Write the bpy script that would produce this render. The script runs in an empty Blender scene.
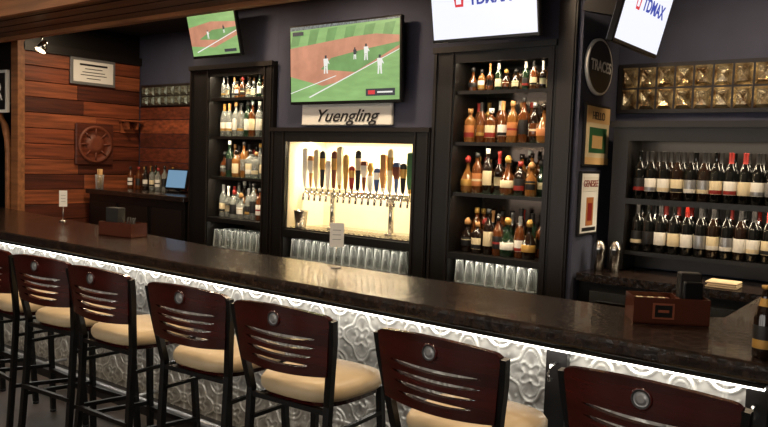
import bpy,math,random
from mathutils import Vector,Matrix,Euler
random.seed(7)
sc=bpy.context.scene
sc.view_settings.view_transform='Standard'
sc.view_settings.look='None'
def lin(c):
    return tuple(((v/255)/12.92 if v/255<=.04045 else ((v/255+.055)/1.055)**2.4) for v in c)+(1,)
M={}
def mat(name,rgb,rough=.5,metal=0,trans=0,emit=0,noise=0,scale=8,stretch=(1,1,1),bump=0,alpha=1,coat=0,rgb2=None,ior=1.45):
    m=bpy.data.materials.new(name);m.use_nodes=True
    nt=m.node_tree;b=nt.nodes['Principled BSDF']
    c=lin(rgb)
    b.inputs['Base Color'].default_value=c
    b.inputs['Roughness'].default_value=rough
    b.inputs['Metallic'].default_value=metal
    b.inputs['Transmission Weight'].default_value=trans
    b.inputs['Coat Weight'].default_value=coat
    b.inputs['IOR'].default_value=ior
    b.inputs['Alpha'].default_value=alpha
    if emit:
        b.inputs['Emission Color'].default_value=c
        b.inputs['Emission Strength'].default_value=emit
        b.inputs['Base Color'].default_value=(0.01,0.01,0.01,1)
    if noise or bump:
        tc=nt.nodes.new('ShaderNodeTexCoord');mp=nt.nodes.new('ShaderNodeMapping')
        mp.inputs['Scale'].default_value=stretch
        nz=nt.nodes.new('ShaderNodeTexNoise');nz.inputs['Scale'].default_value=scale;nz.inputs['Detail'].default_value=6
        nt.links.new(tc.outputs['Object'],mp.inputs[0]);nt.links.new(mp.outputs[0],nz.inputs['Vector'])
        if noise:
            cr=nt.nodes.new('ShaderNodeValToRGB')
            c2=lin(rgb2) if rgb2 else tuple(min(1,v*(1+noise)) for v in c[:3])+(1,)
            c1=tuple(v*(1-noise) for v in c[:3])+(1,) if not rgb2 else c
            cr.color_ramp.elements[0].position=.35;cr.color_ramp.elements[1].position=.68
            cr.color_ramp.elements[0].color=c1;cr.color_ramp.elements[1].color=c2
            nt.links.new(nz.outputs['Fac'],cr.inputs[0]);nt.links.new(cr.outputs[0],b.inputs['Emission Color' if emit else 'Base Color'])
        if bump:
            bp=nt.nodes.new('ShaderNodeBump');bp.inputs['Strength'].default_value=bump;bp.inputs['Distance'].default_value=.01
            nt.links.new(nz.outputs['Fac'],bp.inputs['Height']);nt.links.new(bp.outputs[0],b.inputs['Normal'])
    M[name]=m;return m
def glassy(name,rgb,mixf=.25):
    m=bpy.data.materials.new(name);m.use_nodes=True;nt=m.node_tree;nt.nodes.clear()
    o=nt.nodes.new('ShaderNodeOutputMaterial');mx=nt.nodes.new('ShaderNodeMixShader');t=nt.nodes.new('ShaderNodeBsdfTransparent');g=nt.nodes.new('ShaderNodeBsdfPrincipled')
    lw=nt.nodes.new('ShaderNodeLayerWeight');lw.inputs[0].default_value=.45
    ma=nt.nodes.new('ShaderNodeMath');ma.operation='ADD';ma.inputs[1].default_value=mixf;ma.use_clamp=True
    nt.links.new(lw.outputs['Facing'],ma.inputs[0])
    t.inputs[0].default_value=lin(rgb);g.inputs['Base Color'].default_value=lin(rgb);g.inputs['Roughness'].default_value=.12;g.inputs['Metallic'].default_value=.3
    nt.links.new(ma.outputs[0],mx.inputs[0]);nt.links.new(t.outputs[0],mx.inputs[1]);nt.links.new(g.outputs[0],mx.inputs[2]);nt.links.new(mx.outputs[0],o.inputs[0])
    M[name]=m;return m

class B:
    def __init__(s,name):
        s.name=name;s.v=[];s.f=[];s.mi=[];s.sm=[];s.mats=[]
    def mid(s,m):
        if m not in s.mats:s.mats.append(m)
        return s.mats.index(m)
    def add(s,vs,fs,m,smooth=False,mx=None):
        o=len(s.v);k=s.mid(m)
        for p in vs:
            s.v.append(tuple(mx@Vector(p)) if mx else tuple(p))
        for q in fs:
            s.f.append([i+o for i in q]);s.mi.append(k);s.sm.append(smooth)
    def box(s,x0,x1,y0,y1,z0,z1,m,mx=None):
        vs=[(x,y,z) for z in(z0,z1) for y in(y0,y1) for x in(x0,x1)]
        s.add(vs,[(0,2,3,1),(4,5,7,6),(0,1,5,4),(2,6,7,3),(0,4,6,2),(1,3,7,5)],m,False,mx)
    def bbox(s,x0,x1,y0,y1,z0,z1,m,b=.004,mx=None):
        def ring(i,z):
            a,c,d,e=x0+i,x1-i,y0+i,y1-i;k=b
            return[(a+k,d,z),(c-k,d,z),(c,d+k,z),(c,e-k,z),(c-k,e,z),(a+k,e,z),(a,e-k,z),(a,d+k,z)]
        vs=ring(b,z0)+ring(0,z0+b)+ring(0,z1-b)+ring(b,z1);fs=[tuple(range(7,-1,-1)),tuple(range(24,32))]
        for r in range(3):
            for i in range(8):
                j=(i+1)%8;fs.append((r*8+i,r*8+j,r*8+8+j,r*8+8+i))
        s.add(vs,fs,m,False,mx)
    def lathe(s,cx,cy,z0,prof,n=12,mx=None,rot=0,sx=1,sy=1,smooth=True):
        base=len(s.v)
        for(r,z,m) in prof:
            for i in range(n):
                a=2*math.pi*i/n+rot
                p=Vector((cx+r*sx*math.cos(a),cy+r*sy*math.sin(a),z0+z))
                s.v.append(tuple(mx@p) if mx else tuple(p))
        for k in range(1,len(prof)):
            m=prof[k][2]
            for i in range(n):
                j=(i+1)%n
                mm=m
                if isinstance(m,tuple):
                    a=(i+.5)/n*2*math.pi+rot
                    mm=m[0] if math.sin(a)<-.15 else m[1]
                a0=base+(k-1)*n;a1=base+k*n
                s.f.append([a0+i,a0+j,a1+j,a1+i]);s.mi.append(s.mid(mm));s.sm.append(smooth)
        m0=prof[1][2];m0=m0[1] if isinstance(m0,tuple) else m0
        s.f.append([base+i for i in range(n-1,-1,-1)]);s.mi.append(s.mid(m0));s.sm.append(False)
        t=base+(len(prof)-1)*n
        m1=prof[-1][2];m1=m1[1] if isinstance(m1,tuple) else m1
        s.f.append([t+i for i in range(n)]);s.mi.append(s.mid(m1));s.sm.append(False)
    def tube(s,pts,r,m,n=8,sq=False,mx=None,radii=None):
        if sq:n=4
        pts=[Vector(p) for p in pts];vs=[];fs=[]
        for k,p in enumerate(pts):
            d=(pts[min(k+1,len(pts)-1)]-pts[max(k-1,0)]).normalized()
            up=Vector((0,1,0)) if abs(d.z)>.7 else Vector((0,0,1))
            a=d.cross(up).normalized();b=d.cross(a).normalized();rr=radii[k] if radii else r
            for i in range(n):
                t=2*math.pi*(i+(.5 if sq else 0))/n;q=rr*(1.414 if sq else 1)
                vs.append(p+a*math.cos(t)*q+b*math.sin(t)*q)
        for k in range(len(pts)-1):
            for i in range(n):
                j=(i+1)%n;fs.append((k*n+i,k*n+j,k*n+n+j,k*n+n+i))
        fs.append(tuple(range(n-1,-1,-1)));e=(len(pts)-1)*n;fs.append(tuple(e+i for i in range(n)))
        s.add(vs,fs,m,not sq,mx)
    def done(s,bev=0,loc=None,rot=None):
        me=bpy.data.meshes.new(s.name);me.from_pydata(s.v,[],s.f)
        for m in s.mats:me.materials.append(M[m])
        me.polygons.foreach_set('material_index',s.mi);me.polygons.foreach_set('use_smooth',s.sm)
        me.update()
        ob=bpy.data.objects.new(s.name,me);sc.collection.objects.link(ob)
        if loc:ob.location=loc
        if rot:ob.rotation_euler=rot
        return ob
def text(name,body,size,parent,loc,rot,m,ext=.001,shear=0,sx=1,bold=0):
    c=bpy.data.curves.new(name,'FONT');c.body=body;c.size=size;c.align_x='CENTER';c.align_y='CENTER';c.extrude=ext;c.shear=shear;c.offset=bold
    c.materials.append(M[m]);o=bpy.data.objects.new(name,c);sc.collection.objects.link(o)
    o.parent=parent;o.location=loc;o.rotation_euler=rot;o.scale=(sx,1,1);return o

# ---------------- materials
mat('wall_blue',(60,62,80),.8,noise=.08,scale=5,bump=.05)
mat('ceil_dark',(30,27,26),.9)
mat('ceil_cream',(150,138,118),.8)
mat('floor_tile',(66,56,48),.45,noise=.35,scale=4)
mat('black_wood',(13,10,9),.42,noise=.3,scale=20,stretch=(1,1,.1))
mat('black_trim',(24,18,15),.4)
mat('black_metal',(14,13,13),.38,metal=.3)
mat('black_plastic',(10,10,11),.3)
for i,c in enumerate([(126,64,38),(98,46,28),(140,76,46),(82,38,24)]):
    mat('plank%d'%i,c,.5,noise=.45,scale=14,stretch=(1,.15,2.5),bump=.2)
mat('soffit_wood',(150,98,62),.5,noise=.3,scale=10,stretch=(.15,2,2))
mat('soffit_dark',(104,68,46),.5,noise=.3,scale=10,stretch=(.15,2,2))
mat('bartop',(15,11,10),.22,noise=.5,scale=38,rgb2=(50,38,32),bump=.35,coat=.15)
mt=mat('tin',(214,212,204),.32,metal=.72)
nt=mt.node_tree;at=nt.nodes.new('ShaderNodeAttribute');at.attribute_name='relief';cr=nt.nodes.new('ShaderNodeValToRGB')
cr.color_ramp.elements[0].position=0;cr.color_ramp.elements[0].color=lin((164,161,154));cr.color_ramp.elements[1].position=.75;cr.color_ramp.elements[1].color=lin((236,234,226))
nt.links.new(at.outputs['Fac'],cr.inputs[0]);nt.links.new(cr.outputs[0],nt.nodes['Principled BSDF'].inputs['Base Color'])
mat('led',(255,248,236),.5,emit=8)
mat('cream',(246,234,204),.6,noise=.05,scale=4)
mat('steel',(200,198,192),.22,metal=1)
mat('mirror_dark',(62,54,48),.12,metal=.9)
mat('cab_back',(34,27,22),.35,metal=.2)
mat('glass_shelf',(120,150,135),.08,trans=.6)
glassy('glassware',(230,233,230),.08)
glassy('acrylic',(96,54,42),.6)
mat('b_amber',(104,56,24),.08,trans=.3,coat=.5)
mat('b_honey',(150,98,48),.08,trans=.35,coat=.5)
mat('b_dark',(28,18,12),.08,coat=.5)
mat('b_green',(30,52,34),.08,trans=.3,coat=.5)
mat('b_clear',(190,194,188),.06,trans=.7)
mat('b_red',(110,26,20),.1,trans=.2,coat=.5)
mat('b_wine',(12,12,11),.08,coat=.6)
mat('l_cream',(214,198,162),.6);mat('l_white',(224,220,210),.6);mat('l_black',(24,22,22),.5);mat('l_red',(138,38,32),.5)
mat('l_blue',(56,78,124),.5);mat('l_gold',(180,140,72),.4,metal=.3);mat('l_orange',(178,112,64),.5);mat('l_green',(50,96,60),.5)
mat('mahogany',(62,17,13),.2,noise=.35,scale=9,stretch=(.3,1,3),coat=.4)
mat('seat_vinyl',(206,184,148),.4,noise=.06,scale=10)
mat('paper',(236,234,228),.7);mat('ink',(40,38,40),.7)
mat('wood_light',(176,128,78),.5,noise=.2,scale=10)
mat('wood_dull',(110,58,40),.5,noise=.2,scale=10)
mat('silver_paint',(150,150,150),.35,metal=.6)
mat('straw_tan',(214,176,120),.6)
mat('scr_grass',(136,178,110),.5,emit=1.05,noise=.12,scale=5,stretch=(1,1,4));mat('scr_grass2',(112,156,94),.5,emit=1.0,noise=.15,scale=9);mat('scr_dirt',(200,138,110),.5,emit=1.0,noise=.15,scale=7)
mat('scr_crowd',(110,120,120),.5,emit=1.0,noise=.6,scale=60)
mat('scr_line',(236,236,228),.5,emit=1.0);mat('scr_dark',(44,50,60),.5,emit=1.0);mat('scr_white',(232,234,246),.5,emit=1.15);mat('scr_blue',(50,70,170),.5,emit=1.0);mat('scr_red',(220,50,60),.5,emit=1.0)
mat('scr_pos',(120,160,190),.5,emit=.8)
mat('window_sky',(250,242,232),.5,emit=4.2)
mat('lamp_glow',(255,220,170),.5,emit=12)
mat('purple_glow',(90,60,120),.8,emit=.25)  # coloured light of the archway, put into a panel as emission
mat('tileglass',(220,200,156),.14,metal=.75,noise=.45,scale=16,bump=.9,rgb2=(110,78,44))
mat('tileglass_l',(120,124,110),.16,metal=.55,noise=.4,scale=14,bump=.5)

# ---------------- camera
f=750;th=math.radians(37.3);ph=math.radians(4);ro=math.radians(2)
F=Vector((-math.sin(th)*math.cos(ph),math.cos(th)*math.cos(ph),-math.sin(ph)))
R0=Vector((math.cos(th),math.sin(th),0));U0=R0.cross(F)
R=R0*math.cos(ro)+U0*math.sin(ro);U=-R0*math.sin(ro)+U0*math.cos(ro)
cam=bpy.data.cameras.new('camera');co=bpy.data.objects.new('camera',cam);sc.collection.objects.link(co);sc.camera=co
mw=Matrix((R,U,-F)).transposed().to_4x4();mw.translation=(0,0,1.65);co.matrix_world=mw
cam.sensor_width=36;cam.lens=f/768*36;cam.clip_start=.05

# ---------------- room shell
CZ=2.95
b=B('floor');b.box(-10,2.2,-4.3,5.2,-.1,0,'floor_tile');b.done()
b=B('ceiling');b.box(-10,2.2,2.75,5.2,CZ,CZ+.1,'ceil_dark');b.box(-10,2.2,-4.3,2.75,CZ,CZ+.1,'ceil_cream');b.done()
b=B('wall_back');b.box(-10,2.2,5.1,5.2,0,CZ,'wall_blue');b.done()
b=B('wall_right');b.box(2.1,2.2,-4.3,5.1,0,CZ,'wall_blue');b.done()
b=B('wall_left');b.box(-10,-9.9,-4.3,5.1,0,CZ,'wall_blue');b.done()
b=B('wall_front');b.box(-9.9,2.1,-4.3,-4.2,0,CZ,'ceil_cream');b.done()
for k,(x0,x1) in enumerate([(-7.5,-5.1),(-4.2,-1.6),(-.9,1.5)]):
    b=B('window_%d'%(k+1));b.box(x0,x1,-4.19,-4.17,.9,2.5,'window_sky')
    for a,c in((x0-.08,x0),(x1,x1+.08),((x0+x1)/2-.03,(x0+x1)/2+.03)):b.box(a,c,-4.19,-4.1,.82,2.58,'black_trim')
    b.box(x0,x1,-4.19,-4.1,.82,.9,'black_trim');b.box(x0,x1,-4.19,-4.1,2.5,2.58,'black_trim');b.done()
b=B('trim_soffit');b.box(-9.9,2.1,2.78,3.36,2.65,CZ,'soffit_dark')
b.box(-9.9,2.1,2.74,2.78,2.62,CZ,'soffit_wood');b.box(-9.9,2.1,3.36,3.42,2.62,CZ,'soffit_wood')
for k in range(3):b.box(-9.9,2.1,2.92+k*.15,2.925+k*.15,2.645,2.65,'black_trim')
b.done()
b=B('wall_wood_partition');z=0;random.seed(3)
b.box(-7.48,-7.42,3.75,5.09,0,CZ-.001,'black_trim')
while z<2.6:
    h=.155
    cuts=[3.76]+sorted([random.uniform(3.95,4.9)])+[5.09]
    for q in range(2):b.bbox(-7.42,-7.4+random.uniform(-.004,.004),cuts[q]+.002,cuts[q+1]-.002,z+.003,min(z+h,2.62)-.003,random.choice(['plank0','plank1','plank2','plank3']),.003)
    z+=h
b.box(-7.43,-7.37,3.75,5.09,2.62,2.70,'black_trim');b.box(-7.5,-7.37,3.69,3.76,0,CZ-.001,'soffit_wood')
b.done()
b=B('wall_wood_wainscot');z=0
while z<2.1:
    c=random.uniform(-7.1,-6.0)
    b.bbox(-7.36,c-.002,5.07,5.095,z+.003,z+.152,random.choice(['plank0','plank1','plank3']),.003)
    b.bbox(c+.002,-5.7,5.07,5.095,z+.003,z+.152,random.choice(['plank0','plank1','plank3']),.003);z+=.155
b.done()
b=B('wall_arch');b.box(-9.89,-8.35,3.7,3.78,0,CZ-.001,'black_trim');b.box(-8.35,-7.5,3.7,3.78,2.1,CZ-.001,'black_trim');b.box(-8.3,-7.5,4.6,4.62,0,2.2,'purple_glow')
pts=[(-7.55,3.69,0),(-7.55,3.69,1.5)]+[(-7.95+.4*math.cos(a),3.69,1.6+.45*math.sin(a)) for a in [i*math.pi/10 for i in range(11)]]+[(-8.35,3.69,0)]
b.tube(pts,.035,'soffit_wood',8);b.done()
b=B('chalkboard_sign');b.box(-7.86,-7.53,3.66,3.69,2.0,2.42,'paper');b.box(-7.83,-7.56,3.65,3.66,2.03,2.39,'l_black');o=b.done()
text('lettering','R',.26,o,(-7.66,3.645,2.2),(math.pi/2,0,0),'paper')

# ---------------- back bar built-in
b=B('wall_bulkhead_left');b.box(-5.66,-4.57,4.47,5.09,2.451,CZ-.001,'wall_blue');b.done()
b=B('wall_bulkhead_middle');b.box(-4.569,-2.982,4.47,5.09,1.9,CZ-.001,'wall_blue');b.done()
b=B('wall_bulkhead_right');b.box(-2.981,-2.051,4.47,5.09,2.451,CZ-.001,'wall_blue');b.done()
b=B('wall_column_side');b.box(-1.929,-1.90,4.46,5.09,0,CZ-.001,'wall_blue');b.done()
b=B('trim_column');b.box(-2.05,-1.93,4.43,5.09,0,CZ-.001,'black_wood');b.box(-2.04,-1.94,4.42,4.43,.1,CZ-.1,'black_trim');b.done()
def cabinet(name,x0,xi0,xi1,x1,ztop,zi,zb,shelves):
    b=B(name);W='black_wood'
    b.box(x0,xi0,4.43,5.08,0,ztop,W);b.box(xi1,x1,4.43,5.08,0,ztop,W)
    b.box(xi0,xi1,4.43,5.08,zi,ztop,W);b.box(xi0,xi1,4.88,5.08,.82,zi,'cab_back')
    b.box(xi0+.02,xi1-.02,4.872,4.88,zb+.02,zi-.02,'mirror_dark')
    b.box(xi0,xi1,4.43,4.88,zb-.04,zb,W);b.box(xi0,xi1,4.43,5.08,0,.82,W)
    b.box(xi0,xi1,4.43,4.445,zi-.022,zi,W)
    for a in (x0+.015,xi0-.03,xi1+.012,x1-.03):b.box(a,a+.015,4.42,4.43,.82,ztop-.02,'black_trim')
    b.box(x0,x1,4.41,4.43,ztop-.03,ztop+.01,'black_trim')
    for z in shelves:
        b.box(xi0+.005,xi1-.005,4.46,4.87,z-.014,z,'glass_shelf');b.box(xi0+.005,xi1-.005,4.452,4.46,z-.024,z,'black_trim')
    return b.done()
cabinet('bottle_cabinet',-5.67,-5.39,-4.70,-4.58,2.44,2.37,1.09,[2.16,1.82,1.46])
cabinet('bottle_cabinet',-2.98,-2.80,-2.11,-2.052,2.44,2.36,1.03,[2.15,1.80,1.45])
b=B('tap_alcove');W='black_wood'
b.box(-4.575,-4.41,4.42,5.08,0,1.89,W);b.box(-3.13,-2.985,4.42,5.08,0,1.89,W);b.box(-4.41,-3.13,4.42,5.08,1.81,1.89,W)
b.box(-4.41,-3.13,4.9,5.08,.82,1.81,'cream');b.box(-4.41,-4.40,4.46,4.9,1.07,1.81,'cream');b.box(-3.14,-3.13,4.46,4.9,1.07,1.81,'cream')
b.box(-4.40,-3.14,4.46,4.9,1.80,1.81,'cream')
b.box(-4.41,-3.13,4.42,4.9,1.0,1.06,W);b.box(-4.40,-3.14,4.44,4.89,1.06,1.075,'steel')
b.box(-4.41,-3.13,4.42,5.08,0,.82,W);b.box(-4.41,-3.13,4.42,4.43,1.78,1.81,W)
for k in range(24):b.box(-4.38+k*.052,-4.36+k*.052,4.47,4.7,1.075,1.08,'steel')
for a in(-4.56,-4.44,-3.115,-3.01):b.box(a,a+.014,4.41,4.42,.82,1.87,'black_trim')
b.box(-4.58,-2.98,4.40,4.42,1.865,1.895,'black_trim')
b.done()

# beer taps
random.seed(11)
b=B('beer_tap_tower');zt=1.375
b.tube([(-4.33,4.62,zt),(-3.2,4.62,zt)],.03,'steel',12)
for x in(-4.05,-3.45):b.tube([(x,4.62,1.08),(x,4.62,zt)],.022,'steel',10);b.lathe(x,4.62,1.08,[(.045,0,'steel'),(.045,.012,'steel'),(.03,.02,'steel')],12)
cols=['l_white','wood_light','l_cream','l_black','l_white','wood_dull','l_cream','l_gold','l_red','l_black','wood_dull','l_white','l_blue','wood_light','l_cream','l_blue','l_black','l_green']
for k in range(18):
    x=-4.29+k*.0625;c=cols[k];c2=random.choice(['l_black','l_cream','wood_dull','l_white','l_gold'])
    b.tube([(x,4.60,zt),(x,4.54,zt),(x,4.525,zt-.015),(x,4.52,zt-.07)],.010,'steel',6)
    b.tube([(x,4.55,zt),(x,4.545,zt+.05)],.008,'steel',6)
    h=random.uniform(.18,.33);t=random.randrange(4)
    if t==0: b.lathe(x,4.54,zt+.04,[(.01,0,'steel'),(.018,.02,c),(.026,h*.5,c),(.030,h*.8,c2),(.027,h*.95,c),(.008,h,c)],10,sy=.6)
    elif t==1: b.lathe(x,4.54,zt+.04,[(.01,0,'l_black'),(.016,.03,c),(.022,h*.45,c),(.038,h*.6,c2),(.04,h*.85,c2),(.03,h,c)],4,rot=math.pi/4,sy=.5,smooth=False)
    elif t==2: b.lathe(x,4.54,zt+.04,[(.009,0,'steel'),(.022,.05,c),(.022,h*.55,c),(.013,h*.65,c2),(.026,h*.8,c2),(.016,h,c2)],10)
    else: b.lathe(x,4.54,zt+.04,[(.01,0,'steel'),(.018,.03,c2),(.03,h*.3,c),(.034,h,c),(.014,h+.01,c)],4,rot=math.pi/4,sy=.6,smooth=False)
b.done()
b=B('steel_bucket');b.lathe(-4.29,4.50,1.081,[(.045,0,'steel'),(.06,.13,'steel'),(.065,.14,'steel'),(.055,.14,'steel'),(.042,.01,'steel')],16);b.done()

# ---------------- bottles
def bottle(b,x,y,z,kind,g,l,cap,s=1,l2='l_black',rot=0):
    G=(l,g)
    if kind==0:P=[(.034,0,g),(.038,.008,g),(.038,.05,g),(.0385,.052,G),(.0385,.085,G),(.0385,.1,(l2,g)),(.0385,.14,G),(.038,.142,g),(.038,.175,g),(.026,.205,g),(.014,.222,g),(.014,.25,g),(.017,.252,cap),(.017,.285,cap)];n=12
    elif kind==1:P=[(.042,0,g),(.045,.008,g),(.045,.035,g),(.0455,.037,G),(.0455,.07,(l2,g)),(.0455,.12,G),(.045,.122,g),(.045,.15,g),(.03,.175,g),(.014,.185,g),(.014,.205,g),(.019,.207,cap),(.019,.24,cap)];n=8
    elif kind==2:P=[(.031,0,g),(.034,.008,g),(.034,.06,g),(.0345,.062,G),(.0345,.16,G),(.034,.162,g),(.034,.2,g),(.022,.225,g),(.013,.24,g),(.0125,.28,g),(.015,.282,cap),(.015,.315,cap)];n=12
    elif kind==3:P=[(.033,0,g),(.037,.006,g),(.037,.05,g),(.0375,.052,G),(.0375,.075,(l2,g)),(.0375,.13,G),(.037,.132,g),(.037,.18,g),(.028,.21,g),(.015,.235,g),(.0145,.25,cap),(.0145,.298,cap),(.0155,.3,cap)];n=12
    elif kind==5:P=[(.03,0,g),(.036,.01,g),(.032,.06,g),(.0325,.062,G),(.0345,.12,G),(.038,.122,g),(.039,.16,g),(.022,.19,g),(.012,.21,g),(.012,.275,cap),(.014,.277,cap),(.014,.3,cap)];n=12
    elif kind==6:P=[(.040,0,g),(.043,.01,g),(.043,.045,g),(.0435,.047,G),(.0435,.085,G),(.0435,.09,(l2,g)),(.0435,.105,G),(.043,.107,g),(.040,.125,g),(.018,.15,g),(.016,.19,g),(.022,.192,cap),(.024,.215,cap),(.01,.235,cap)];n=8
    else:P=[(.045,0,g),(.05,.02,g),(.05,.05,g),(.0505,.052,G),(.0505,.1,G),(.048,.102,g),(.035,.14,g),(.018,.17,g),(.014,.22,g),(.02,.222,cap),(.024,.25,cap),(.012,.27,cap)];n=12
    P=[(r*s,h*s,m) for r,h,m in P]
    b.lathe(x,y,z,P,n,rot=math.pi/8 if n==8 else rot)
def shelf(name,x0,x1,z,rows,maxh,palette,kinds,labs,step=.073):
    b=B(name)
    for y in rows:
        x=x0+.045+random.uniform(0,.02)
        while x<x1-.04:
            k=random.choice(kinds);s=min(random.uniform(.9,1.1),maxh/.315)
            st=step*max(s,.75)
            bottle(b,x,y+random.uniform(-.012,.012),z,k,random.choice(palette),random.choice(labs),random.choice(['l_black','l_gold','l_black','b_dark','l_black','l_red','l_white','wood_light','silver_paint']),s,random.choice(['l_black','l_gold','l_red','l_cream','l_white','l_black']))
            x+=st*(1.2 if k in(1,4,6) else 1.03)+random.uniform(0,.007)
    return b.done()
random.seed(21)
clearish=['b_clear','b_clear','b_amber','b_clear','b_dark','b_honey','b_clear','b_clear','b_green'];amb=['b_amber','b_honey','b_dark','b_amber','b_amber','b_dark','b_honey','b_green','b_dark']
LL=['l_white','l_cream','l_white','l_cream','l_black','l_blue','l_white','b_clear','l_black','b_clear'];LR=['l_cream','l_black','l_cream','l_gold','l_white','l_black','l_cream','l_orange','b_amber','b_honey']
for z,mh in[(2.16,.2),(1.82,.31),(1.46,.33),(1.09,.34)]:shelf('liquor_bottles',-5.38,-4.71,z,[4.55,4.68,4.8],mh,clearish,[0,5,2,2,1,3,6],LL)
for z,mh in[(2.15,.2),(1.80,.31),(1.45,.31),(1.03,.35)]:shelf('liquor_bottles',-2.79,-2.12,z,[4.55,4.68,4.8],mh,amb,[0,5,1,2,4,6,3],LR)

def glasses(name,x0,x1,y0,z,rows,h=.155,step=.08,r=.037):
    b=B(name)
    for q in range(rows):
        x=x0+r+.01+(q%2)*.02
        while x<x1-r:
            b.lathe(x,y0+q*.09,z,[(r,0,'glassware'),(r*.98,.01,'glassware'),(r*.72,h,'glassware'),(r*.7,h+.002,'glassware')],16);x+=step
    return b.done()
glasses('pint_glasses',-5.38,-4.71,4.50,.821,3)
glasses('pint_glasses',-4.40,-3.14,4.50,.821,3)
glasses('pint_glasses',-2.79,-2.12,4.50,.821,3)

b=B('beer_sign');b.bbox(-4.25,-3.34,4.435,4.465,1.915,2.085,'paper',.006);o=b.done()
text('lettering','Yuengling',.135,o,(-3.79,4.43,1.985),(math.pi/2,0,0),'ink',shear=.4,sx=1.2,bold=.0015)

# ---------------- TVs
def tv(name,w,h,loc,tilt,zrot,draw,mount):
    b=B(name);bz=.014
    b.bbox(-w/2,w/2,0,.04,-h/2,h/2,'black_plastic',.005);b.bbox(-w/4,w/4,.04,.075,-h/4,h/4,'black_plastic',.01)
    sw,sh=w-2*bz,h-2*bz-.008
    cnt=[0]
    def P(pts,m):
        cnt[0]+=1;y=-.0005-.0003*cnt[0]
        vs=[((p[0]-.5)*sw,y,(p[1]-.5)*sh+.004) for p in pts];b.add(vs,[tuple(range(len(vs)))],m)
    draw(P)
    if mount:mount(b)
    ob=b.done(loc=loc)
    ob.matrix_world=Matrix.Translation(loc)@Matrix.Rotation(zrot,4,'Z')@Matrix.Rotation(tilt,4,'X')
    return ob
def player(P,x,y,s,top='scr_line'):
    q=lambda L,m:P([(x+a*s,y+c*s*1.0) for a,c in L],m)
    q([(-.013,0),(-.005,0),(-.001,.06),(-.011,.07)],'scr_line');q([(.005,0),(.013,0),(.011,.07),(.001,.06)],'scr_line')
    q([(-.012,.065),(.012,.065),(.015,.13),(-.015,.13)],top);q([(-.006,.13),(.006,.13),(.006,.158),(-.006,.158)],'scr_dark')
    q([(.013,.12),(.024,.085),(.02,.08),(.011,.1)],top)
def base1(P):
    P([(0,0),(1,0),(1,1),(0,1)],'scr_grass')
    P([(0,.95),(.6,.97),(1,.98),(1,1),(0,1)],'scr_crowd')
    for k in range(6):P([(k*.17,.74),(k*.17+.08,.75),(k*.17+.12,.95),(k*.17+.03,.94)],'scr_grass2')
    P([(0,.34),(.32,.2),(.45,.24),(.55,.3),(1,.62),(1,.78),(.8,.82),(.6,.81),(0,.72)],'scr_dirt')
    P([(.3,.42),(.62,.36),(1,.66),(1,.70),(.7,.64),(.4,.56)],'scr_grass2')
    P([(.18,.06),(.195,.05),(1,.605),(1,.615)],'scr_line');P([(0,.12),(0,.108),(.45,.323),(.44,.33)],'scr_line')
    player(P,.35,.36,1.5);player(P,.62,.52,.95,'scr_dark');player(P,.72,.5,1.3);player(P,.84,.32,1.5)
    P([(.03,.88),(.14,.88),(.14,.93),(.03,.93)],'scr_dark');P([(.72,.05),(.97,.05),(.97,.14),(.72,.14)],'scr_dark');P([(.74,.07),(.80,.07),(.80,.12),(.74,.12)],'scr_red');P([(.82,.085),(.95,.085),(.95,.105),(.82,.105)],'scr_line')
def base2(P):
    P([(0,0),(1,0),(1,1),(0,1)],'scr_grass')
    P([(0,.25),(.5,.18),(1,.42),(1,.74),(.5,.8),(0,.7)],'scr_dirt');P([(.2,.4),(.6,.35),(1,.55),(1,.62),(.5,.6)],'scr_grass2');P([(.1,.1),(.12,.08),(1,.52),(1,.54)],'scr_line')
    player(P,.4,.4,1.3);player(P,.75,.5,1.2,'scr_dark');P([(.7,.05),(.95,.05),(.95,.12),(.7,.12)],'scr_dark')
def base3(P):
    P([(0,0),(1,0),(1,1),(0,1)],'scr_white')
    P([(.24,.46),(.32,.46),(.33,.68),(.22,.68)],'scr_red');P([(.25,.50),(.30,.50),(.30,.64),(.25,.64)],'scr_white')
tv('television',1.11,.62,(-3.77,4.36,2.385),math.radians(3),0,base1,lambda b:b.box(-.08,.08,.07,.10,-.08,.08,'black_metal'))
tv('television',.63,.385,(-5.13,4.24,2.675),math.radians(14),0,base2,lambda b:b.box(-.04,.04,.07,.16,-.05,.05,'black_metal'))
o=tv('television',.78,.46,(-2.455,4.16,2.665),math.radians(11),0,base3,lambda b:b.box(-.05,.05,.07,.23,-.05,.05,'black_metal'))
text('lettering','TDMAX',.085,o,(.06,-.004,.02),(math.pi/2,0,0),'scr_blue',.0005,bold=.003)
o=tv('television',.72,.43,(-1.445,4.255,2.53),math.radians(14),math.pi/2,base3,lambda b:b.box(-.04,.04,.07,.36,-.05,.05,'black_metal'))
text('lettering','TDMAX',.10,o,(.08,-.004,.03),(math.pi/2,0,0),'scr_blue',.0005,bold=.003)

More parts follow.
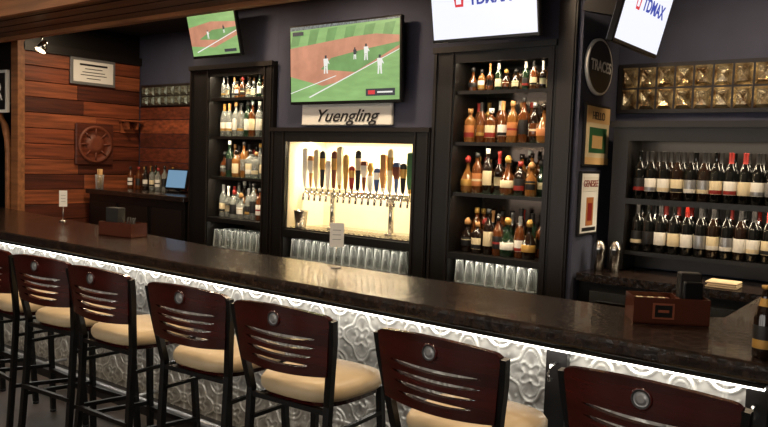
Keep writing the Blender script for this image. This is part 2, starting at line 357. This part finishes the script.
# ---------------- column signs
b=B('oval_sign');mx=Matrix.Translation((-1.895,4.70,2.30))@Matrix.Rotation(math.pi/2,4,'Y')
b.lathe(0,0,0,[(.2,0,'paper'),(.2,.02,'paper'),(.185,.021,'paper')],40,mx=mx,sx=.9,sy=1.05)
b.lathe(0,0,.02,[(.183,0,'l_black'),(.183,.003,'l_black')],40,mx=mx,sx=.9,sy=1.05);o=b.done()
text('lettering','TRACES',.095,o,(-1.868,4.70,2.30),(math.pi/2,0,math.pi/2),'paper',bold=.002)
def xposter(name,y0,y1,z0,z1,bg,parts):
    b=B(name);b.bbox(-1.898,-1.88,y0,y1,z0,z1,'l_black',.003);b.box(-1.881,-1.878,y0+.015,y1-.015,z0+.015,z1-.015,bg)
    for k,(a,c,d,e,m) in enumerate(parts):
        w=y1-y0-.03;h=z1-z0-.03;b.box(-1.879,-1.876+.0004*k,y0+.015+a*w,y0+.015+c*w,z0+.015+d*h,z0+.015+e*h,m)
    return b.done()
o=xposter('framed_poster',4.52,4.93,1.66,2.06,'l_cream',[(0,1,.72,1,'straw_tan'),(.06,.94,.12,.7,'l_cream'),(.12,.88,.2,.64,'l_green'),(.25,.7,.28,.5,'straw_tan'),(0,1,0,.12,'straw_tan')])
text('lettering','HELLO',.07,o,(-1.874,4.72,1.985),(math.pi/2,0,math.pi/2),'ink')
o=xposter('beer_poster',4.50,4.80,1.22,1.63,'paper',[(.08,.92,.7,.95,'l_white'),(.3,.72,.12,.6,'l_orange'),(.38,.64,.2,.5,'l_red'),(.1,.9,.03,.09,'l_black')])
text('lettering','GENESEE',.06,o,(-1.874,4.65,1.55),(math.pi/2,0,math.pi/2),'l_red')

# ---------------- right recess
def tiles(name,x0,x1,z0,z1,m,nx,nz):
    b=B(name);dx=(x1-x0)/nx;dz=(z1-z0)/nz
    b.box(x0-.02,x1+.02,5.07,5.095,z0-.02,z1+.02,'black_trim')
    for i in range(nx):
        for j in range(nz):
            a=x0+i*dx+.006;c=x0+(i+1)*dx-.006;d=z0+j*dz+.006;e=z0+(j+1)*dz-.006;q=.022
            vs=[(a,5.07,d),(c,5.07,d),(c,5.07,e),(a,5.07,e),(a+q,5.05,d+q),(c-q,5.05,d+q),(c-q,5.05,e-q),(a+q,5.05,e-q),((a+c)/2,5.06,(d+e)/2)]
            b.add(vs,[(0,1,5,4),(1,2,6,5),(2,3,7,6),(3,0,4,7),(4,5,8),(5,6,8),(6,7,8),(7,4,8)],m)
    return b.done()
tiles('glass_block_panel',-1.87,0.5,2.05,2.34,'tileglass',20,2)
tiles('glass_block_panel',-7.33,-5.72,2.17,2.38,'tileglass_l',14,2)
b=B('wine_shelf');W='black_wood'
b.box(-1.80,-1.70,4.80,5.09,1.0,1.95,W);b.box(.3,.4,4.80,5.09,1.0,1.95,W);b.box(-1.7,.3,4.80,5.09,1.86,1.95,W);b.box(-1.7,.3,5.05,5.09,1.0,1.86,'cab_back')
b.box(-1.7,.3,4.82,5.05,1.44,1.465,W);b.box(-1.7,.3,4.82,5.05,1.10,1.125,W);b.box(-1.82,.42,4.78,4.80,1.92,1.96,'black_trim')
b.box(-1.7,.3,4.80,4.81,1.835,1.86,W);b.box(-1.7,.3,4.80,4.82,1.43,1.466,W)
b.done()
random.seed(5)
for z in(1.466,1.126):
    b=B('wine_bottles');x=-1.64
    while x<.22:
        for y in(4.87,4.98):
            bottle(b,x+random.uniform(-.006,.006),y,z,3,random.choice(['b_wine','b_wine','b_wine','b_dark']),random.choice(['l_white','l_cream','silver_paint','l_white','l_cream','l_black']),random.choice(['l_black','l_black','l_black','l_red','b_red','b_wine']),1.02,random.choice(['l_black','l_cream','l_cream','silver_paint','l_white','l_red']))
        x+=.078
    b.done()
b=B('back_counter');b.box(-1.88,2.05,4.5,5.09,.94,.99,'bartop');b.box(-1.88,2.05,4.55,5.08,0,.94,'black_metal')
for k in range(4):
    b.box(-1.8+k*.7,-1.2+k*.7,4.53,4.55,.2,.88,'steel');b.box(-1.75+k*.7,-1.25+k*.7,4.522,4.53,.26,.82,'mirror_dark')
b.done()
b=B('cocktail_shakers')
for x,y in((-1.80,4.66),(-1.71,4.70)):b.lathe(x,y,.991,[(.028,0,'steel'),(.04,.14,'steel'),(.041,.15,'steel'),(.027,.18,'steel'),(.013,.2,'steel')],12)
b.done()
b=B('towel_stack')
for k in range(3):b.bbox(-1.12+.01*(k%2),-.95,4.55,4.70,.991+.012*k,.991+.012*k+.011,'seat_vinyl',.004)
b.done()

# ---------------- left recess counter
b=B('service_counter');b.bbox(-7.35,-5.70,4.40,5.06,1.20,1.25,'bartop',.006);b.box(-7.33,-5.72,4.44,5.06,0,1.2,'black_wood')
for k in range(3):b.box(-7.28+k*.53,-6.82+k*.53,4.425,4.44,.15,1.12,'black_trim')
b.done()
random.seed(9)
b=B('liquor_bottles')
for k in range(12):bottle(b,-7.2+k*.062,4.85+(k%2)*.12+random.uniform(-.02,.02),1.251,random.choice([0,2,0,3]),random.choice(['b_clear','b_dark','b_amber','b_clear','b_green']),random.choice(['l_white','l_cream','l_black']),random.choice(['l_black','l_gold','l_red']),.85)
b.done()
b=B('pos_monitor');mx=Matrix.Translation((-6.34,4.78,1.251))@Matrix.Rotation(math.radians(10),4,'Z')
b.bbox(-.08,.08,-.02,.12,0,.02,'black_plastic',.004,mx);b.box(-.02,.02,.04,.06,.02,.14,'black_plastic',mx)
m2=mx@Matrix.Rotation(math.radians(-12),4,'X');b.bbox(-.14,.14,0,.03,.04,.25,'black_plastic',.005,m2);b.box(-.125,.125,-.002,0,.055,.235,'scr_pos',m2);b.done()
b=B('straw_holder');b.lathe(-7.24,4.50,1.251,[(.04,0,'glassware'),(.045,.15,'glassware')],12)
for k in range(14):
    a=random.uniform(0,6.28);r=random.uniform(0,.025);b.tube([(-7.24+r*math.cos(a),4.50+r*math.sin(a),1.255),(-7.24+1.5*r*math.cos(a),4.50+1.5*r*math.sin(a),1.46)],.005,'straw_tan',5)
b.done()
b=B('framed_certificate');b.bbox(-7.395,-7.37,4.24,4.76,2.34,2.62,'silver_paint',.005);b.box(-7.371,-7.366,4.27,4.73,2.37,2.59,'paper')
for k,(w,z) in enumerate([(.32,2.54),(.2,2.505),(.26,2.47),(.3,2.44),(.16,2.405)]):b.box(-7.366,-7.364,4.5-w/2,4.5+w/2,z,z+(.008 if k else .02),'ink')
b.done()
b=B('carved_wood_plaque');b.bbox(-7.395,-7.36,4.30,4.74,1.50,1.94,'plank3',.01)
mx=Matrix.Translation((-7.36,4.52,1.72))@Matrix.Rotation(math.pi/2,4,'Y')
b.lathe(0,0,0,[(.2,0,'wood_dull'),(.2,.015,'wood_dull'),(.175,.02,'wood_dull'),(.165,.006,'plank1'),(.1,.006,'plank1'),(.09,.02,'wood_dull'),(.05,.024,'wood_dull')],28,mx=mx)
for k in range(8):
    a=k*math.pi/4;b.tube([(-7.345,4.52+.09*math.cos(a),1.72+.09*math.sin(a)),(-7.345,4.52+.17*math.cos(a),1.72+.17*math.sin(a))],.008,'wood_dull',6)
b.done()
b=B('wall_shelf');b.bbox(-7.39,-7.25,4.82,5.04,1.98,2.0,'plank2',.004);b.box(-7.39,-7.375,4.84,5.02,1.86,1.98,'plank2');b.box(-7.375,-7.28,4.87,4.885,1.9,1.98,'plank2');b.box(-7.375,-7.28,4.98,4.995,1.9,1.98,'plank2');b.done()
b=B('track_spotlight');b.tube([(-6.35,3.39,2.62),(-6.35,3.39,2.56)],.008,'steel',6)
mx=Matrix.Translation((-6.35,3.40,2.54))@Matrix.Rotation(math.radians(150),4,'X')
b.lathe(0,0,0,[(.015,-.05,'steel'),(.03,-.03,'steel'),(.045,.05,'steel'),(.038,.051,'lamp_glow'),(.03,.052,'lamp_glow')],14,mx=mx);b.done()

# ---------------- bar counter
b=B('bar_counter')
top=[(-7.36,2.51),(-.40,2.51),(-.10,2.80),(-.10,4.45),(-.72,4.45),(-.72,3.22),(-.82,3.12),(-3.6,3.12),(-7.36,3.56)]
def inset(poly,d):
    n=len(poly);out=[]
    for i in range(n):
        p0,p1,p2=Vector(poly[i-1]),Vector(poly[i]),Vector(poly[(i+1)%n])
        a=(p1-p0).normalized();c=(p2-p1).normalized();na=Vector((-a.y,a.x));nc=Vector((-c.y,c.x));bs=(na+nc).normalized()
        out.append(tuple(p1+bs*d/max(.3,bs.dot(na))))
    return out
prof=[(.014,1.005),(.003,1.012),(0,1.02),(0,1.05),(.004,1.063),(.014,1.07)]
rings=[inset(top,d) for d,z in prof];n=len(top);vs=[];fs=[]
for rg,(d,z) in zip(rings,prof):vs+=[(x,y,z) for x,y in rg]
for k in range(len(prof)-1):
    for i in range(n):
        j=(i+1)%n;fs.append((k*n+i,k*n+j,k*n+n+j,k*n+n+i))
fs.append(tuple(range(n-1,-1,-1)));e=(len(prof)-1)*n;fs.append(tuple(e+i for i in range(n)))
b.add(vs,fs,'bartop')
b.box(-7.3,-.55,2.87,3.05,0,1.005,'black_wood');b.box(-.62,-.22,2.87,4.42,0,1.005,'black_wood')
b.box(-7.3,-.5,2.80,2.87,.93,1.005,'black_wood')
b.box(-7.3,-.47,2.79,2.868,0,.10,'black_wood')
b.box(-.53,-.46,2.79,2.87,0,1.004,'black_wood')
b.box(-1.29,-1.20,2.825,2.87,.10,.93,'black_wood')
b.box(-7.3,-.47,2.77,2.785,.919,.928,'led');b.box(-7.3,-.47,2.76,2.80,.928,.94,'black_trim')
b.tube([(-7.3,2.62,.18),(-.5,2.62,.18)],.022,'silver_paint',10)
for k in range(7):b.tube([(-7+k*1.05,2.62,.18),(-7+k*1.05,2.80,.18)],.012,'silver_paint',6)
for x in(-6.1,-4.9,-3.75,-2.5,-1.24,-.5):
    b.tube([(x,2.82,.86),(x,2.76,.86),(x,2.74,.83),(x,2.75,.80),(x,2.78,.80)],.006,'steel',6)
b.done()
g=lambda d,w:math.exp(-(d/w)**2) if abs(d)<3*w else 0
def hgt(x,z):
    s=.305;p=((x/s)%1)*2-1;q=((z/s)%1)*2-1
    r=math.hypot(p,q);a=math.atan2(q,p)
    m=max(abs(p),abs(q));h=.9*g(m-.97,.03)
    h=max(h,g(r-(.64+.14*math.cos(4*a)),.045))
    h=max(h,.7*g(r-(.52+.12*math.cos(4*a)),.03))
    h=max(h,.9*g(r-(.28+.10*math.cos(4*a+math.pi)),.04))
    cr=math.hypot(abs(p)-1,abs(q)-1);h=max(h,.9*g(cr-.42,.04),.8*g(cr-.26,.04),.9*g(cr,.12))
    h=max(h,.9*g(r,.09))
    for(u,v)in((abs(p)-.93,q),(p,abs(q)-.93)):
        e=math.hypot(u,v);h=max(h,.9*g(e-.17,.035),.8*g(e,.07))
    k=math.hypot(abs(p)-.36,abs(q)-.36);h=max(h,.8*g(k-.0,.06))
    k=math.hypot(abs(p)-.70,abs(q)-.42);h=max(h,.7*g(k,.05))
    k=math.hypot(abs(p)-.42,abs(q)-.70);h=max(h,.7*g(k,.05))
    return max(h,.25+.2*math.cos(8*a)*math.cos(9*r))
st=.0062;x0,x1,z0,z1=-7.28,-.53,.10,.93
nx=int((x1-x0)/st);nz=int((z1-z0)/st);vs=[];fs=[];hh=[]
for j in range(nz+1):
    z=z0+(z1-z0)*j/nz
    for i in range(nx+1):
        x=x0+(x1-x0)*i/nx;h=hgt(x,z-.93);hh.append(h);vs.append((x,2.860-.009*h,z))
for j in range(nz):
    for i in range(nx):
        a=j*(nx+1)+i;fs.append((a,a+1,a+nx+2,a+nx+1))
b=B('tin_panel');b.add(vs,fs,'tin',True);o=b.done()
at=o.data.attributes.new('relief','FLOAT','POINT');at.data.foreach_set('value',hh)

# ---------------- stools
def stool(x,y,rz):
    b=B('bar_stool');mt='black_metal'
    for s in(-1,1):
        b.tube([(s*.205,-.25,0),(s*.195,-.215,.45),(s*.195,-.20,.74),(s*.218,-.222,.88),(s*.236,-.238,.99),(s*.243,-.252,1.075)],.0135,mt,sq=True)
        b.tube([(s*.20,.21,0),(s*.17,.17,.73)],.0135,mt,sq=True)
        b.tube([(s*.193,.195,.30),(s*.193,-.225,.34)],.010,mt,sq=True)
        b.tube([(s*.178,.175,.62),(s*.187,-.205,.62)],.008,mt,sq=True)
        for(yy,xx) in((-.25,.205),(.21,.20)):b.lathe(s*xx,yy,0,[(.02,0,'black_plastic'),(.02,.015,'black_plastic')],8)
    b.tube([(-.193,.195,.27),(.193,.195,.27)],.012,mt,sq=True);b.tube([(-.2,-.228,.38),(.2,-.228,.38)],.010,mt,sq=True)
    b.tube([(-.19,-.203,.715),(.19,-.203,.715)],.010,mt,sq=True)
    def sup(w,d,z,nn=28):
        o=[]
        for i in range(nn):
            a=2*math.pi*i/nn;c,s_=math.cos(a),math.sin(a);e=.62
            yy=d*math.copysign(abs(s_)**e,s_);ww=w*(1+.06*yy/d)
            o.append((ww*math.copysign(abs(c)**e,c),yy-.005,z))
        return o
    R=[(.185,.19,.715,'mahogany'),(.2,.2,.72,'mahogany'),(.2,.2,.738,'mahogany'),(.208,.208,.74,'seat_vinyl'),(.216,.216,.755,'seat_vinyl'),(.216,.216,.775,'seat_vinyl'),(.205,.205,.792,'seat_vinyl'),(.15,.15,.803,'seat_vinyl'),(.06,.06,.806,'seat_vinyl')]
    base=len(b.v);nn=28
    for w,d,z,m in R:b.v+=sup(w,d,z)
    for k in range(1,len(R)):
        for i in range(nn):
            j=(i+1)%nn;b.f.append([base+(k-1)*nn+i,base+(k-1)*nn+j,base+k*nn+j,base+k*nn+i]);b.mi.append(b.mid(R[k][3]));b.sm.append(True)
    b.f.append([base+i for i in range(nn-1,-1,-1)]);b.mi.append(b.mid('mahogany'));b.sm.append(False)
    b.f.append([base+(len(R)-1)*nn+i for i in range(nn)]);b.mi.append(b.mid('seat_vinyl'));b.sm.append(True)
    N=36;zb=.855
    slots=[(.893,.14),(.927,.155),(.961,.165),(.995,.17)]
    def W(z):return .213+.027*(z-.855)/.24
    def pt(t,z,back):
        w=W(z);yy=-.232-.10*(z-.86)-.032*(1-t*t)
        return(t*w,yy-(.011 if back else -.011),z)
    def top(t):return 1.088+.018*(1-t*t)-.02*max(0,abs(t)-.9)*10*max(0,abs(t)-.9)*10*.5
    def bot(t):return zb+.010*t*t-.004
    def edge(k,t,up):
        zc,hw=slots[k];hw=hw/.225
        z=zc-.012*(1-t*t)*1.0+.010
        if abs(t)<hw:z+=(1 if up else -1)*.0085*math.sqrt(1-(t/hw)**2)
        return z
    bands=[(bot,lambda t:edge(0,t,False))]
    for k in range(3):bands.append((lambda t,k=k:edge(k,t,True),lambda t,k=k:edge(k+1,t,False)))
    bands.append((lambda t:edge(3,t,True),top))
    for lo,hi in bands:
        vs=[];fs=[]
        for i in range(N+1):
            t=-1+2*i/N
            vs+=[pt(t,lo(t),0),pt(t,hi(t),0),pt(t,lo(t),1),pt(t,hi(t),1)]
        for i in range(N):
            a=i*4;c=a+4;fs+=[(a,a+1,c+1,c),(a+2,c+2,c+3,a+3),(a+1,a+3,c+3,c+1),(a,c,c+2,a+2)]
        fs+=[(0,2,3,1),(N*4,N*4+1,N*4+3,N*4+2)]
        b.add(vs,fs,'mahogany')
    yc=-.232-.10*(1.055-.86)-.032
    for sgn in(-1,1):
        mx=Matrix.Translation((0,yc+sgn*.011,1.055))@Matrix.Rotation(-sgn*math.pi/2,4,'X')
        b.lathe(0,0,0,[(.031,-.004,'mahogany'),(.031,.003,'mahogany'),(.026,.006,'mahogany'),(.021,.002,'l_black'),(.014,.002,'silver_paint'),(.010,.006,'silver_paint')],20,mx=mx)
    return b.done(loc=(x,y,0),rot=(0,0,math.radians(rz)))
for x,r in[(-.60,-3),(-1.27,-2),(-1.99,3),(-2.55,4),(-3.2,2),(-3.73,5),(-4.25,-2),(-4.85,3)]:
    stool(x,2.235,r)

# ---------------- items on bar
def tent(x,y,rz,h=.2,w=.085):
    b=B('table_tent_card');mx=Matrix.Translation((x,y,1.071))@Matrix.Rotation(math.radians(rz),4,'Z')
    b.lathe(0,0,0,[(.03,0,'steel'),(.03,.004,'steel'),(.01,.01,'steel')],16,mx=mx);b.tube([(0,0,.005),(0,0,.12)],.003,'steel',6,mx=mx)
    b.box(-w/2,w/2,-.003,.003,h-.13,h,'paper',mx)
    for k in range(3):b.box(-w*.3,w*.3,-.0045,-.003,h-.04-k*.025,h-.037-k*.025,'silver_paint',mx)
    b.done()
tent(-2.62,3.03,38,.24,.075);tent(-5.75,3.25,55,.25,.06)
b=B('napkin_caddy');mx=Matrix.Translation((-4.57,3.02,1.071))@Matrix.Rotation(math.radians(8),4,'Z')
for a in[(-.16,.16,-.07,-.064),(-.16,.16,.064,.07),(-.16,-.154,-.064,.064),(.154,.16,-.064,.064),(-.003,.003,-.064,.064)]:b.box(*a,0,.095,'acrylic',mx)
b.box(-.16,.16,-.07,.07,0,.006,'acrylic',mx)
for k in range(8):b.box(-.145,-.02,-.055,.055,.008+k*.007,.013+k*.007,'paper' if k%2 else 'l_cream',mx)
b.bbox(-.15,-.03,-.02,.05,.07,.19,'l_black',.004,mx)
for k in range(12):b.tube([(.03+.01*k,random.uniform(-.04,.04),.01),(.03+.01*k,random.uniform(-.04,.04),.13)],.003,'l_black',5,mx=mx)
b.done()
b=B('condiment_caddy');mx=Matrix.Translation((-.86,2.95,1.071))@Matrix.Rotation(math.radians(32),4,'Z')
for a in[(-.14,.14,-.07,-.065),(-.14,.14,.065,.07),(-.14,-.135,-.065,.065),(.135,.14,-.065,.065),(.03,.035,-.065,.065)]:b.box(*a,0,.1,'acrylic',mx)
b.box(-.14,.14,-.07,.07,0,.006,'acrylic',mx)
b.box(-.07,.01,-.0725,-.07,.02,.08,'wood_dull',mx);b.box(-.062,.002,-.0732,-.0725,.027,.073,'black_wood',mx);b.box(-.05,-.01,-.0738,-.0732,.045,.055,'wood_dull',mx)
for k in range(10):b.box(-.12+k*.014,-.11+k*.014,-.05,.05,.008,.085,'l_cream' if k%3 else 'wood_dull',mx)
b.bbox(.045,.125,.0,.05,.01,.19,'l_black',.004,mx);b.bbox(.05,.12,-.04,-.01,.01,.16,'black_plastic',.004,mx)
b.done()
b=B('beer_bottle');gl='b_dark'
b.lathe(-.455,2.60,1.071,[(.028,0,gl),(.031,.006,gl),(.031,.03,gl),(.0315,.032,'l_black'),(.0315,.06,'l_gold'),(.0315,.075,'l_black'),(.0315,.105,'l_black'),(.031,.107,gl),(.031,.125,gl),(.02,.165,gl),(.014,.19,'l_gold'),(.013,.22,gl),(.0145,.222,'l_gold'),(.0145,.23,'l_gold')],16);b.done()

# ---------------- lights
w=bpy.data.worlds.new('world');sc.world=w;w.use_nodes=True;w.node_tree.nodes['Background'].inputs[0].default_value=(1,.92,.85,1);w.node_tree.nodes['Background'].inputs[1].default_value=.1
for k,(x,y) in enumerate([(-6.5,1.6),(-4.6,1.6),(-2.7,1.6),(-.8,1.6),(-6.4,4.2),(-5.0,3.85),(-3.6,3.85),(-2.2,3.85),(-.9,4.3)]):
    o=B('recessed_downlight');o.lathe(x,y,CZ-.03,[(.09,0,'lamp_glow'),(.09,.001,'steel'),(.11,.001,'steel'),(.11,.029,'steel')],20);o.done()
    l=bpy.data.lights.new('downlight','AREA');l.shape='DISK';l.size=.18;l.energy=20 if y<3 else 19;l.color=(1,.76,.5)
    lo=bpy.data.objects.new('downlight_lamp',l);sc.collection.objects.link(lo);lo.location=(x,y,CZ-.04)
def strip(name,x0,x1,y,z,e,col=(1,.84,.6),sy=.03,rx=0):
    l=bpy.data.lights.new(name,'AREA');l.shape='RECTANGLE';l.size=x1-x0;l.size_y=sy;l.energy=e;l.color=col
    o=bpy.data.objects.new(name,l);sc.collection.objects.link(o);o.location=((x0+x1)/2,y,z);o.rotation_euler=(rx,0,0);return o
strip('alcove_strip_lamp',-4.36,-3.18,4.70,1.797,19,(1,.86,.62))
strip('cabinet_and_fill_strip_lamp',-5.36,-4.73,4.475,2.362,4);strip('cabinet_and_fill_strip_lamp',-2.77,-2.14,4.475,2.352,4)
for z in(2.16,1.82,1.46):strip('cabinet_and_fill_strip_lamp',-5.36,-4.73,4.468,z-.016,3,sy=.012)  # strips added under each shelf, both cabinets, so lower bottles are lit evenly
for z in(2.15,1.80,1.45):strip('cabinet_and_fill_strip_lamp',-2.77,-2.14,4.468,z-.016,2.8,sy=.012)
strip('cabinet_and_fill_strip_lamp',-5.36,-4.73,4.46,1.045,1.2,(1,.9,.75),sy=.02);strip('cabinet_and_fill_strip_lamp',-4.36,-3.18,4.45,.995,2.2,(1,.9,.75),sy=.02);strip('cabinet_and_fill_strip_lamp',-2.77,-2.14,4.46,.985,1.2,(1,.9,.75),sy=.02)  # fill lamps added below cabinets and alcove to brighten the pint glasses
strip('shelf_strip_lamp',-1.65,.25,4.83,1.852,10);strip('shelf_strip_lamp',-1.65,.25,4.83,1.438,8,sy=.015)
strip('under_bar_strip_lamp',-7.25,-.55,2.755,.915,14,(1,.96,.9),.02,math.radians(22))
